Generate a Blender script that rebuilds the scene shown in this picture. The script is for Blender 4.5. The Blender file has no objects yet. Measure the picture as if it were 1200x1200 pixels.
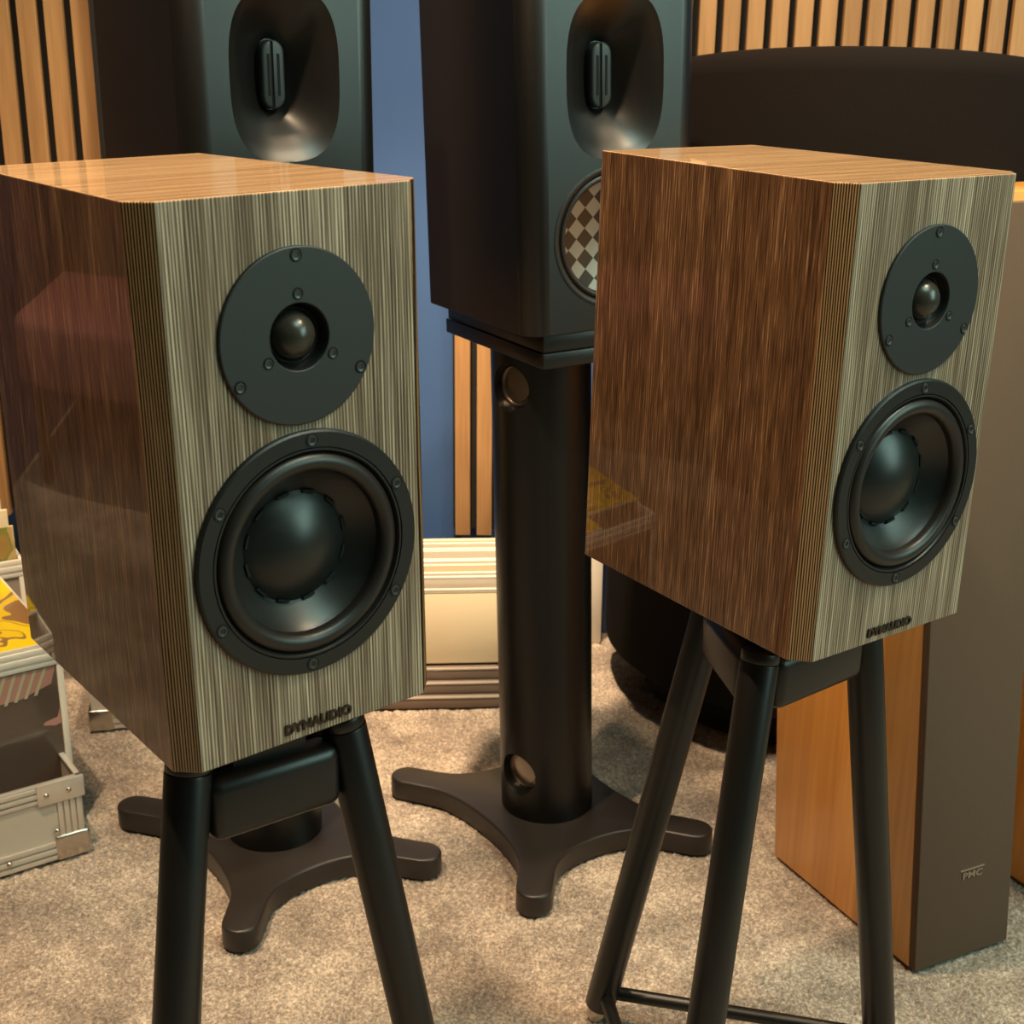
import bpy, bmesh, math, random
import numpy as np
from mathutils import Vector, Matrix, noise

random.seed(7)
C = bpy.context.scene.collection
R = math.radians
PI = math.pi

# ------------------------------------------------------------------ camera
EYE = 1.085
PITCH, ROLL, FPX = 0.33305, 0.0111, 1645.27
cam_data = bpy.data.cameras.new('camera')
cam = bpy.data.objects.new('camera', cam_data)
C.objects.link(cam)
cam_data.sensor_width = 36.0
cam_data.lens = FPX / 1200 * 36
cam_data.shift_x = -2.25 / 1200
cam_data.shift_y = 1.66 / 1200
cam_data.clip_start = 0.02
_fw = Vector((0, math.cos(PITCH), -math.sin(PITCH)))
_up = Vector((0, math.sin(PITCH), math.cos(PITCH)))
_rt = Vector((1, 0, 0))
_r = _rt * math.cos(ROLL) + _up * math.sin(ROLL)
_u = _up * math.cos(ROLL) - _rt * math.sin(ROLL)
M = Matrix.Identity(4)
for i in range(3):
    M[i][0], M[i][1], M[i][2] = _r[i], _u[i], -_fw[i]
M[2][3] = EYE
cam.matrix_world = M
cam_data.dof.use_dof = True
cam_data.dof.focus_distance = 1.25
cam_data.dof.aperture_fstop = 16
bpy.context.scene.camera = cam

# ------------------------------------------------------------------ world, lights, exposure
W = bpy.data.worlds.new('world')
bpy.context.scene.world = W
W.use_nodes = True
W.node_tree.nodes['Background'].inputs[0].default_value = (0.5, 0.45, 0.4, 1)
W.node_tree.nodes['Background'].inputs[1].default_value = 0.03
vs = bpy.context.scene.view_settings
vs.view_transform = 'Standard'
vs.look = 'None'
vs.exposure = 0.08
vs.gamma = 1.0
vs.use_curve_mapping = False


def area(name, loc, target, size, energy, color, size_y=None):
    d = bpy.data.lights.new(name, 'AREA')
    d.energy = energy
    d.color = color
    d.size = size
    if size_y:
        d.shape = 'RECTANGLE'
        d.size_y = size_y
    o = bpy.data.objects.new(name, d)
    C.objects.link(o)
    o.location = loc
    o.rotation_euler = (Vector(target) - Vector(loc)).to_track_quat('-Z', 'Y').to_euler()
    return o


def spot(name, loc, target, energy, color=(1.0, 0.74, 0.48), radius=0.035, angle=70, blend=0.6):
    d = bpy.data.lights.new(name, 'SPOT')
    d.energy = energy
    d.color = color
    d.shadow_soft_size = radius
    d.spot_size = R(angle)
    d.spot_blend = blend
    o = bpy.data.objects.new(name, d)
    C.objects.link(o)
    o.location = loc
    o.rotation_euler = (Vector(target) - Vector(loc)).to_track_quat('-Z', 'Y').to_euler()
    return o


COOL = (0.63, 1.0, 0.87)
WARM = (1.0, 0.73, 0.46)
area('cool_side_panel', (2.9, 0.45, 1.75), (0.0, 1.4, 0.9), 1.7, 64, COOL, 1.6)  # broad cool source read off teal reflections; what emits it is not known
area('ceiling_light_panel', (0.95, 0.50, 2.62), (0.3, 1.0, 0.6), 0.9, 26, COOL, 0.9)
spot('ceiling_spot_left', (-0.65, 0.85, 2.55), (0.25, 1.45, 0.0), 195, WARM, angle=78, blend=0.4)
spot('ceiling_spot_middle', (0.05, 1.60, 2.55), (0.05, 1.5, 0.0), 120, WARM, angle=115)
spot('ceiling_spot_right', (1.15, 1.05, 2.55), (0.6, 1.6, 0.2), 85, WARM, angle=100)
spot('ceiling_spot_wall', (-0.22, 1.62, 2.55), (-0.12, 2.25, 0.15), 480, WARM, angle=26, blend=0.5)
spot('ceiling_spot_slats', (0.9, 1.75, 2.55), (0.75, 2.42, 1.1), 15, WARM, angle=85)
spot('added_corner_spot', (-2.2, 1.9, 2.55), (-2.72, 1.75, 0.42), 170, WARM, angle=38, blend=0.3)  # added spot, aimed only at the unseen mauve block for its reflection
spot('ceiling_spot_cases', (-0.80, 1.35, 2.55), (-0.72, 1.75, 0.2), 60, WARM, angle=34, blend=0.4)

# ------------------------------------------------------------------ materials


def newmat(name):
    m = bpy.data.materials.new(name)
    m.use_nodes = True
    nt = m.node_tree
    b = nt.nodes['Principled BSDF']
    return m, nt, b


def N(nt, kind, **kw):
    n = nt.nodes.new(kind)
    for k, v in kw.items():
        setattr(n, k, v)
    return n


def setin(b, **kw):
    names = {'color': 'Base Color', 'rough': 'Roughness', 'metal': 'Metallic', 'coat': 'Coat Weight', 'coatr': 'Coat Roughness',
             'spec': 'Specular IOR Level', 'trans': 'Transmission Weight', 'ior': 'IOR', 'sheen': 'Sheen Weight'}
    for k, v in kw.items():
        if k == 'color':
            v = (*v, 1)
        b.inputs[names[k]].default_value = v


def plain(name, color, rough=0.5, metal=0.0, grain=0.0, grain_scale=300, **kw):
    m, nt, b = newmat(name)
    setin(b, color=color, rough=rough, metal=metal, **kw)
    tc = N(nt, 'ShaderNodeTexCoord')
    no = N(nt, 'ShaderNodeTexNoise')
    no.inputs['Scale'].default_value = grain_scale
    no.inputs['Detail'].default_value = 3
    nt.links.new(tc.outputs['Object'], no.inputs['Vector'])
    mr = N(nt, 'ShaderNodeMapRange')
    dv = 0.01 if metal > 0.3 else 0.04
    mr.inputs['To Min'].default_value = max(0.0, rough - dv)
    mr.inputs['To Max'].default_value = rough + dv
    nt.links.new(no.outputs['Fac'], mr.inputs['Value'])
    nt.links.new(mr.outputs[0], b.inputs['Roughness'])
    if grain:
        bp = N(nt, 'ShaderNodeBump')
        bp.inputs['Strength'].default_value = grain
        bp.inputs['Distance'].default_value = 0.001
        nt.links.new(no.outputs['Fac'], bp.inputs['Height'])
        nt.links.new(bp.outputs[0], b.inputs['Normal'])
    return m


def ramp(nt, stops):
    r = N(nt, 'ShaderNodeValToRGB')
    el = r.color_ramp.elements
    while len(el) < len(stops):
        el.new(0.5)
    for e, (p, c) in zip(el, stops):
        e.position = p
        e.color = (*c, 1)
    return r


def math_node(nt, op, a, b=None):
    n = N(nt, 'ShaderNodeMath', operation=op)
    for i, v in enumerate((a, b)):
        if v is None:
            continue
        if hasattr(v, 'is_output'):
            nt.links.new(v, n.inputs[i])
        else:
            n.inputs[i].default_value = v
    return n.outputs[0]


def veneer(name, dark, mid, light, top=False, line=380.0, regular=0.35, broad_amt=0.40, fine_along=9.0, fine_mul=2.2):
    """straight-grained veneer under clear lacquer; grain runs along z (along x on the top)"""
    m, nt, b = newmat(name)
    tc = N(nt, 'ShaderNodeTexCoord')
    sx = N(nt, 'ShaderNodeSeparateXYZ')
    nt.links.new(tc.outputs['Object'], sx.inputs[0])
    if top:
        across = sx.outputs['Y']
        along = sx.outputs['X']
    else:
        across = math_node(nt, 'SUBTRACT', sx.outputs['X'], math_node(nt, 'MULTIPLY', sx.outputs['Y'], 1.18))
        along = sx.outputs['Z']

    def streak(sa, sl, detail, w):
        cx = N(nt, 'ShaderNodeCombineXYZ')
        nt.links.new(math_node(nt, 'MULTIPLY', across, sa), cx.inputs[0])
        nt.links.new(math_node(nt, 'MULTIPLY', along, sl), cx.inputs[1])
        cx.inputs[2].default_value = w
        no = N(nt, 'ShaderNodeTexNoise')
        no.inputs['Scale'].default_value = 1.0
        no.inputs['Detail'].default_value = detail
        no.inputs['Roughness'].default_value = 0.6
        nt.links.new(cx.outputs[0], no.inputs['Vector'])
        return no.outputs['Fac']
    fine = streak(line * fine_mul, fine_along, 3, 1.3)
    broad = streak(55.0, 1.5, 2, 7.7)
    wob = streak(20.0, 3.0, 1, 3.1)
    ph = math_node(nt, 'ADD', math_node(nt, 'MULTIPLY', across, line * 2 * PI), math_node(nt, 'MULTIPLY', wob, 14.0))
    sn = math_node(nt, 'MULTIPLY', math_node(nt, 'SINE', ph), 0.16 * regular / 0.35)
    v = math_node(nt, 'ADD', math_node(nt, 'MULTIPLY', fine, 0.75), math_node(nt, 'MULTIPLY', broad, broad_amt))
    v = math_node(nt, 'ADD', v, sn)
    r = ramp(nt, [(0.36, dark), (0.56, mid), (0.80, light)])
    nt.links.new(v, r.inputs[0])
    nt.links.new(r.outputs[0], b.inputs['Base Color'])
    setin(b, rough=0.45, coat=1.0, coatr=0.025, spec=0.2)
    b.inputs['Coat IOR'].default_value = 1.40
    bp = N(nt, 'ShaderNodeBump')
    bp.inputs['Strength'].default_value = 0.12
    bp.inputs['Distance'].default_value = 0.0004
    nt.links.new(v, bp.inputs['Height'])
    nt.links.new(bp.outputs[0], b.inputs['Normal'])
    return m


def wood(name, dark, light, axis='Z', rough=0.5, ring=14.0, coat=0.0):
    m, nt, b = newmat(name)
    tc = N(nt, 'ShaderNodeTexCoord')
    oi = N(nt, 'ShaderNodeObjectInfo')
    mp = N(nt, 'ShaderNodeMapping')
    nt.links.new(tc.outputs['Object'], mp.inputs[0])
    s = [ring, ring, ring]
    s['XYZ'.index(axis)] = ring * 0.08
    mp.inputs['Scale'].default_value = s
    off = N(nt, 'ShaderNodeCombineXYZ')
    rnd = math_node(nt, 'MULTIPLY', oi.outputs['Random'], 40.0)
    for i in range(3):
        nt.links.new(rnd, off.inputs[i])
    nt.links.new(off.outputs[0], mp.inputs['Location'])
    no = N(nt, 'ShaderNodeTexNoise')
    no.inputs['Scale'].default_value = 1.0
    no.inputs['Detail'].default_value = 4
    no.inputs['Distortion'].default_value = 0.6
    nt.links.new(mp.outputs[0], no.inputs['Vector'])
    mp2 = N(nt, 'ShaderNodeMapping')
    s2 = [ring * 14] * 3
    s2['XYZ'.index(axis)] = ring * 0.5
    mp2.inputs['Scale'].default_value = s2
    nt.links.new(tc.outputs['Object'], mp2.inputs[0])
    n2 = N(nt, 'ShaderNodeTexNoise')
    n2.inputs['Scale'].default_value = 1.0
    nt.links.new(mp2.outputs[0], n2.inputs['Vector'])
    v = math_node(nt, 'ADD', math_node(nt, 'MULTIPLY', no.outputs['Fac'], 0.7), math_node(nt, 'MULTIPLY', n2.outputs['Fac'], 0.3))
    r = ramp(nt, [(0.34, dark), (0.62, light)])
    nt.links.new(v, r.inputs[0])
    nt.links.new(r.outputs[0], b.inputs['Base Color'])
    setin(b, rough=rough, coat=coat, coatr=0.1)
    return m


MAT = {}
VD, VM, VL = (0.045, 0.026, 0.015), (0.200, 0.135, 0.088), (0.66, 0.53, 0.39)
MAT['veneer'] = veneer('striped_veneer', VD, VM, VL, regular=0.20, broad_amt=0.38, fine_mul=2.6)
MAT['veneer_side_shaded'] = veneer('streaked_veneer_shaded', (0.030, 0.013, 0.006), (0.140, 0.070, 0.033), (0.58, 0.35, 0.18), line=300, regular=0.08, broad_amt=0.24, fine_along=26.0, fine_mul=3.0)  # same wood: streaks are grain, darker redder base carries the sides' shade
MAT['veneer_chamfer_shaded'] = veneer('lined_veneer_shaded', (0.016, 0.007, 0.003), (0.165, 0.085, 0.038), (0.50, 0.29, 0.13), line=330, regular=0.7, broad_amt=0.30)  # same wood: lines are grain, dark base stands for less cool light
MAT['veneer_top_lit'] = veneer('striped_veneer_top_lit', (0.16, 0.08, 0.038), (0.52, 0.31, 0.155), (0.76, 0.51, 0.29), top=True, line=260, regular=0.15)  # same wood, base lightened and warmed to carry the overhead light
MAT['slat'] = wood('oak_slat', (0.25, 0.125, 0.048), (0.43, 0.235, 0.100), ring=16, rough=0.55)
MAT['cherry'] = wood('cherry_veneer', (0.58, 0.225, 0.042), (0.80, 0.37, 0.080), ring=9, rough=0.35, coat=0.3)
MAT['felt'] = plain('black_felt', (0.006, 0.005, 0.005), 0.95)
MAT['blue'] = plain('blue_wall_paint', (0.038, 0.092, 0.240), 0.6, grain=0.1, grain_scale=120)
MAT['plate'] = plain('matt_black_plate', (0.016, 0.017, 0.016), 0.50, grain=0.06, grain_scale=900)
MAT['rim'] = plain('satin_black_frame', (0.008, 0.008, 0.0075), 0.42, grain=0.05, grain_scale=700)
MAT['rubber'] = plain('black_rubber', (0.014, 0.010, 0.008), 0.40)
MAT['cone'] = plain('black_polymer_cone', (0.010, 0.011, 0.010), 0.36)
MAT['dome'] = plain('soft_dome', (0.035, 0.030, 0.022), 0.28)
MAT['slot'] = plain('slot_black', (0.001, 0.001, 0.001), 0.9)
MAT['screw'] = plain('black_screw', (0.040, 0.040, 0.037), 0.35)
MAT['stand'] = plain('black_powder_coat', (0.006, 0.0055, 0.005), 0.38, grain=0.05, grain_scale=800)
MAT['satin'] = plain('satin_black_lacquer', (0.0040, 0.0036, 0.0032), 0.37, spec=0.65)
MAT['column'] = plain('dark_column_lacquer', (0.0045, 0.0042, 0.0038), 0.36, spec=0.42)
MAT['base'] = plain('textured_black_base', (0.018, 0.014, 0.012), 0.40, grain=0.15, grain_scale=900)
MAT['ribbon'] = plain('ribbon_frame', (0.022, 0.026, 0.025), 0.45)
MAT['steel'] = plain('brushed_steel', (0.55, 0.52, 0.47), 0.25, metal=1.0)
MAT['darksteel'] = plain('dark_steel', (0.42, 0.36, 0.30), 0.3, metal=1.0)
MAT['logo'] = plain('dark_metal_letters', (0.05, 0.04, 0.03), 0.25, metal=0.8)
MAT['silver'] = plain('silver_letters', (0.55, 0.50, 0.43), 0.3, metal=0.9)
MAT['alu'] = plain('aluminium_profile', (0.66, 0.62, 0.56), 0.30, metal=0.6)
MAT['alupanel'] = plain('silver_laminate', (0.52, 0.47, 0.40), 0.5, metal=0.1)
MAT['white'] = plain('white_card', (0.74, 0.70, 0.62), 0.45)
MAT['cream'] = plain('cream_card', (0.88, 0.76, 0.54), 0.35, coat=0.3)
MAT['carton'] = plain('grey_card', (0.33, 0.27, 0.22), 0.5)
MAT['darkprint'] = plain('dark_print', (0.075, 0.055, 0.045), 0.2, coat=0.6)
MAT['clothb'] = plain('brown_black_upholstery', (0.0065, 0.0040, 0.0030), 0.9, grain=0.5, grain_scale=900, spec=0.15)
MAT['wallpaint'] = plain('wall_paint', (0.20, 0.13, 0.09), 0.8)
MAT['ceil'] = plain('ceiling_paint', (0.22, 0.17, 0.13), 0.9)
MAT['mauve'] = plain('mauve_fabric', (0.42, 0.16, 0.17), 0.8)
MAT['rail'] = plain('grey_brown_rail', (0.17, 0.125, 0.10), 0.5)
MAT['grille'] = plain('grey_brown_cloth', (0.135, 0.083, 0.056), 0.9, grain=0.5, grain_scale=1200, spec=0.2)


def carpet_mat():
    m, nt, b = newmat('beige_carpet')
    tc = N(nt, 'ShaderNodeTexCoord')
    a = N(nt, 'ShaderNodeTexNoise')
    a.inputs['Scale'].default_value = 240
    a.inputs['Detail'].default_value = 3
    a.inputs['Roughness'].default_value = 0.7
    bb = N(nt, 'ShaderNodeTexNoise')
    bb.inputs['Scale'].default_value = 7
    bb.inputs['Detail'].default_value = 5
    bb.inputs['Roughness'].default_value = 0.7
    for n in (a, bb):
        nt.links.new(tc.outputs['Object'], n.inputs['Vector'])
    v = math_node(nt, 'ADD', math_node(nt, 'MULTIPLY', a.outputs['Fac'], 0.58), math_node(nt, 'MULTIPLY', bb.outputs['Fac'], 0.42))
    r = ramp(nt, [(0.38, (0.13, 0.10, 0.078)), (0.5, (0.31, 0.25, 0.20)), (0.62, (0.66, 0.55, 0.44))])
    nt.links.new(v, r.inputs[0])
    nt.links.new(r.outputs[0], b.inputs['Base Color'])
    setin(b, rough=0.95, sheen=0.25)
    bp = N(nt, 'ShaderNodeBump')
    bp.inputs['Strength'].default_value = 0.6
    bp.inputs['Distance'].default_value = 0.004
    nt.links.new(a.outputs['Fac'], bp.inputs['Height'])
    nt.links.new(bp.outputs[0], b.inputs['Normal'])
    return m


MAT['carpet'] = carpet_mat()


def checker_mat():
    m, nt, b = newmat('chequered_cone_weave')
    tc = N(nt, 'ShaderNodeTexCoord')
    mp = N(nt, 'ShaderNodeMapping')
    mp.inputs['Rotation'].default_value = (0, R(45), 0)
    mp.inputs['Location'].default_value = (0.3, 0.5, 0.3)
    nt.links.new(tc.outputs['Object'], mp.inputs[0])
    sx = N(nt, 'ShaderNodeSeparateXYZ')
    nt.links.new(mp.outputs[0], sx.inputs[0])
    cx = N(nt, 'ShaderNodeCombineXYZ')
    nt.links.new(sx.outputs['X'], cx.inputs[0])
    nt.links.new(sx.outputs['Z'], cx.inputs[1])
    cx.inputs[2].default_value = 0.01
    ck = N(nt, 'ShaderNodeTexChecker')
    ck.inputs['Scale'].default_value = 60
    ck.inputs['Color1'].default_value = (0.035, 0.028, 0.023, 1)
    ck.inputs['Color2'].default_value = (0.25, 0.235, 0.20, 1)
    nt.links.new(cx.outputs[0], ck.inputs['Vector'])
    nt.links.new(ck.outputs['Color'], b.inputs['Base Color'])
    setin(b, rough=0.33, metal=0.75, coat=0.5, coatr=0.05)
    return m


MAT['checker'] = checker_mat()


def glass_mat():
    m, nt, b = newmat('clear_acrylic')
    setin(b, color=(0.95, 0.93, 0.9), rough=0.03, trans=1.0, ior=1.3)
    no = N(nt, 'ShaderNodeTexNoise')
    no.inputs['Scale'].default_value = 8
    bp = N(nt, 'ShaderNodeBump')
    bp.inputs['Strength'].default_value = 0.02
    nt.links.new(no.outputs['Fac'], bp.inputs['Height'])
    nt.links.new(bp.outputs[0], b.inputs['Normal'])
    return m


MAT['acrylic'] = glass_mat()

# ------------------------------------------------------------------ mesh helpers


def obj(name, bm, mats, parent=None, smooth=False, auto=None, matrix=None):
    me = bpy.data.meshes.new(name)
    bm.normal_update()
    bm.to_mesh(me)
    bm.free()
    if not isinstance(mats, (list, tuple)):
        mats = [mats]
    for k in mats:
        me.materials.append(MAT[k])
    if smooth:
        me.polygons.foreach_set('use_smooth', [True] * len(me.polygons))
    if auto is not None:
        me.set_sharp_from_angle(angle=R(auto))
    o = bpy.data.objects.new(name, me)
    C.objects.link(o)
    if parent:
        o.parent = parent
    if matrix is not None:
        o.matrix_local = matrix
    return o


def empty(name, matrix, label, cat, group=None):
    o = bpy.data.objects.new(name, None)
    o.empty_display_size = 0.05
    C.objects.link(o)
    o.matrix_world = matrix
    tag(o, label, cat, group)
    return o


def tag(o, label=None, cat=None, group=None, kind=None):
    if label:
        o['label'] = label
    if cat:
        o['category'] = cat
    if group:
        o['group'] = group
    if kind:
        o['kind'] = kind
    return o


def add_box(bm, x0, x1, y0, y1, z0, z1, bevel=0.0, seg=2, mat=0):
    vs_ = [bm.verts.new((x, y, z)) for x in (x0, x1) for y in (y0, y1) for z in (z0, z1)]
    f = []
    for q in ((0, 1, 3, 2), (4, 6, 7, 5), (0, 4, 5, 1), (2, 3, 7, 6), (0, 2, 6, 4), (1, 5, 7, 3)):
        f.append(bm.faces.new([vs_[i] for i in q]))
    for k in f:
        k.material_index = mat
    if bevel:
        es = list({e for k in f for e in k.edges})
        bmesh.ops.bevel(bm, geom=es, offset=bevel, segments=seg, profile=0.5, affect='EDGES')
    return f


def box(name, dims, mats, parent=None, bevel=0.0, seg=2, matrix=None, smooth=False):
    bm = bmesh.new()
    add_box(bm, *dims, bevel, seg)
    return obj(name, bm, mats, parent, smooth=bool(bevel) or smooth, auto=35 if bevel else None, matrix=matrix)


def add_tube(bm, a, b, r0, r1=None, seg=32, caps=True, bevel=0.0):
    a, b = Vector(a), Vector(b)
    r1 = r0 if r1 is None else r1
    d = (b - a).normalized()
    q = d.to_track_quat('Z', 'Y')
    rings = []
    prof = [(0, r0), (1, r1)]
    L = (b - a).length
    if bevel:
        prof = [(0, r0 - bevel), (bevel * .3 / L, r0 - bevel * .3), (bevel / L, r0), (1 - bevel / L, r1), (1 - bevel * .3 / L, r1 - bevel * .3), (1, r1 - bevel)]
    for s, r in prof:
        rings.append([bm.verts.new(a + (b - a) * s + q @ Vector((r * math.cos(2 * PI * i / seg), r * math.sin(2 * PI * i / seg), 0))) for i in range(seg)])
    for p, n in zip(rings, rings[1:]):
        for i in range(seg):
            bm.faces.new((p[i], p[(i + 1) % seg], n[(i + 1) % seg], n[i]))
    if caps:
        bm.faces.new(rings[0][::-1])
        bm.faces.new(rings[-1])


def tube(name, a, b, r0, mats, parent=None, r1=None, seg=32, bevel=0.0, matrix=None):
    bm = bmesh.new()
    add_tube(bm, a, b, r0, r1, seg, True, bevel)
    return obj(name, bm, mats, parent, smooth=True, auto=40, matrix=matrix)


def add_lathe(bm, prof, seg=72, close_end=True):
    """profile of (radius, y) turned about the local y axis; -y faces out of the speaker"""
    rings = []
    for r, y in prof:
        if r < 1e-6:
            rings.append([bm.verts.new((0, y, 0))])
        else:
            rings.append([bm.verts.new((r * math.cos(2 * PI * i / seg), y, r * math.sin(2 * PI * i / seg))) for i in range(seg)])
    for p, n in zip(rings, rings[1:]):
        for i in range(seg):
            j = (i + 1) % seg
            if len(p) == 1 and len(n) == 1:
                continue
            if len(p) == 1:
                bm.faces.new((p[0], n[i], n[j]))
            elif len(n) == 1:
                bm.faces.new((p[i], n[0], p[j]))
            else:
                bm.faces.new((p[i], n[i], n[j], p[j]))
    bmesh.ops.recalc_face_normals(bm, faces=bm.faces[:])


def lathe(name, prof, mats, parent=None, loc=(0, 0, 0), seg=72, auto=45, matrix=None):
    bm = bmesh.new()
    add_lathe(bm, prof, seg)
    # make normals face outwards (-y side)
    bm.normal_update()
    s = sum(f.normal.y * f.calc_area() for f in bm.faces)
    if s > 1e-7:
        bmesh.ops.reverse_faces(bm, faces=bm.faces[:])
    return obj(name, bm, mats, parent, smooth=True, auto=auto, matrix=matrix or Matrix.Translation(loc))


def prism(bm, pts, z0, z1, bevel=0.0, seg=2):
    lo = [bm.verts.new((x, y, z0)) for x, y in pts]
    hi = [bm.verts.new((x, y, z1)) for x, y in pts]
    n = len(pts)
    bm.faces.new(lo[::-1])
    bm.faces.new(hi)
    for i in range(n):
        bm.faces.new((lo[i], lo[(i + 1) % n], hi[(i + 1) % n], hi[i]))
    bmesh.ops.recalc_face_normals(bm, faces=bm.faces[:])
    if bevel:
        es = [e for e in bm.edges if (e.verts[0].co.z > z1 - 1e-6 and e.verts[1].co.z > z1 - 1e-6) or (e.verts[0].co.z < z0 + 1e-6 and e.verts[1].co.z < z0 + 1e-6)]
        bmesh.ops.bevel(bm, geom=es, offset=bevel, segments=seg, profile=0.5, affect='EDGES')


def boolean(o, cutter_bm, op='DIFFERENCE'):
    me = bpy.data.meshes.new('cut')
    bmesh.ops.recalc_face_normals(cutter_bm, faces=cutter_bm.faces[:])
    cutter_bm.to_mesh(me)
    cutter_bm.free()
    c = bpy.data.objects.new('cut', me)
    C.objects.link(c)
    mod = o.modifiers.new('b', 'BOOLEAN')
    mod.object = c
    mod.operation = op
    mod.solver = 'EXACT'
    par = o.parent
    ml = o.matrix_basis.copy()
    o.parent = None
    o.matrix_basis = Matrix.Identity(4)
    bpy.context.view_layer.update()
    dg = bpy.context.evaluated_depsgraph_get()
    new = bpy.data.meshes.new_from_object(o.evaluated_get(dg))
    o.modifiers.clear()
    old = o.data
    o.data = new
    new.name = old.name
    o.parent = par
    o.matrix_basis = ml
    bpy.data.objects.remove(c)
    return o


def frame(x, y, z, yaw, tx=0.0, ty=0.0):
    return Matrix.Translation((x, y, z)) @ Matrix.Rotation(yaw, 4, 'Z') @ Matrix.Rotation(ty, 4, 'Y') @ Matrix.Rotation(tx, 4, 'X')


def text_mesh(name, body, size, extrude, mats, parent, matrix, offset=0.0, sx=1.0, spacing=1.0):
    cu = bpy.data.curves.new(name, 'FONT')
    cu.body = body
    cu.size = size
    cu.extrude = extrude
    cu.offset = offset
    cu.space_character = spacing
    cu.align_x = 'CENTER'
    cu.resolution_u = 3
    t = bpy.data.objects.new(name, cu)
    C.objects.link(t)
    bpy.context.view_layer.update()
    me = bpy.data.meshes.new_from_object(t.evaluated_get(bpy.context.evaluated_depsgraph_get()))
    bpy.data.objects.remove(t)
    for v in me.vertices:
        v.co.x *= sx
    me.materials.clear()
    me.materials.append(MAT[mats])
    o = bpy.data.objects.new(name, me)
    C.objects.link(o)
    o.parent = parent
    o.matrix_local = matrix
    return o


def copy_tree(o, parent=None):
    c = o.copy()
    C.objects.link(c)
    c.parent = parent
    for ch in list(o.children):
        copy_tree(ch, c)
    return c


FACE = Matrix.Rotation(R(90), 4, 'X')   # text laid in xy is stood up facing -y

# ------------------------------------------------------------------ the room
Y_WALL = 2.45


def struct(name, bm, m, **kw):
    o = obj(name, bm, m, **kw)
    o['kind'] = 'structure'
    return o


X0, X1, Y0 = -3.2, 3.0, -3.2
bm = bmesh.new(); add_box(bm, X0, X1, Y_WALL, Y_WALL + 0.1, 0, 2.7); struct('wall_back', bm, 'blue')
bm = bmesh.new(); add_box(bm, X0 - 0.1, X0, Y0, Y_WALL, 0, 2.7); struct('wall_left', bm, 'wallpaint')
bm = bmesh.new(); add_box(bm, X1, X1 + 0.1, Y0, Y_WALL, 0, 2.7); struct('wall_right', bm, 'wallpaint')
bm = bmesh.new(); add_box(bm, X0, X1, Y0 - 0.1, Y0, 0, 2.7); struct('wall_front', bm, 'wallpaint')
bm = bmesh.new(); add_box(bm, X0, X1, Y0, Y_WALL, 2.7, 2.8); struct('ceiling', bm, 'ceil')
# carpet: a fine heightfield of tufts where the picture looks, plain carpet beyond it
gx0, gx1, gy0, gy1, gs = -1.15, 1.15, 0.95, 2.45, 0.0028
nx, ny = int((gx1 - gx0) / gs) + 1, int((gy1 - gy0) / gs) + 1
rng = np.random.RandomState(5)
xs = np.linspace(gx0, gx1, nx); ys = np.linspace(gy0, gy1, ny)
XX, YY = np.meshgrid(xs, ys)
hh = rng.rand(ny, nx)
hh = 0.6 * hh + 0.4 * (hh + np.roll(hh, 1, 0) + np.roll(hh, 1, 1) + np.roll(hh, (1, 1), (0, 1))) / 4
ZZ = -0.0050 + 0.0062 * hh
ZZ[0, :] = ZZ[-1, :] = ZZ[:, 0] = ZZ[:, -1] = -0.001
XX = XX + (rng.rand(ny, nx) - .5) * gs * .5
YY = YY + (rng.rand(ny, nx) - .5) * gs * .5
co = np.stack([XX, YY, ZZ], -1).reshape(-1, 3).astype(np.float32)
idx = np.arange(nx * ny).reshape(ny, nx)
q = np.stack([idx[:-1, :-1], idx[:-1, 1:], idx[1:, 1:], idx[1:, :-1]], -1).reshape(-1, 4).astype(np.int32)
me = bpy.data.meshes.new('carpet')
me.vertices.add(len(co)); me.vertices.foreach_set('co', co.ravel())
me.loops.add(q.size); me.loops.foreach_set('vertex_index', q.ravel())
me.polygons.add(len(q)); me.polygons.foreach_set('loop_start', np.arange(0, q.size, 4, dtype=np.int32))
me.polygons.foreach_set('loop_total', np.full(len(q), 4, np.int32))
me.update(calc_edges=True)
me.materials.append(MAT['carpet'])
me.polygons.foreach_set('use_smooth', [True] * len(me.polygons))
fl = bpy.data.objects.new('floor', me); C.objects.link(fl); fl['kind'] = 'structure'
bm = bmesh.new(); add_box(bm, X0, X1, Y0, Y_WALL, -0.1, -0.004)
o = obj('carpet_beyond', bm, 'carpet', fl)

# slatted panels on the back wall: felt backing, each slat a part


def slat_panel(x0, y0, yaw, n, z0, z1, label, w=0.0270, gap=0.0122, frame_w=0.0, first=0.0):
    mw = frame(x0, y0, 0, yaw)
    p = empty('slat_panel', mw, label, 'wall panel', 'oak slatted wall panels')
    tot = n * (w + gap) - gap
    box('felt_backing', (-0.004, tot + 0.004, 0.0, 0.012, z0 + 0.008, z1), 'felt', p)
    proto = None
    for k in range(n):
        xk = k * (w + gap)
        if proto is None:
            proto = box('slat', (0, w, -0.014, 0.0, z0, z1), 'slat', p, bevel=0.0007, seg=1)
            o = proto
        else:
            o = proto.copy(); C.objects.link(o); o.parent = p
        o.location = (xk, 0, random.uniform(-0.0006, 0.0006))
    if frame_w:
        box('edge_board', (tot + 0.004, tot + frame_w, -0.03, 0.03, z0 - 0.1, z1), 'felt', p)
    return p


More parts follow.
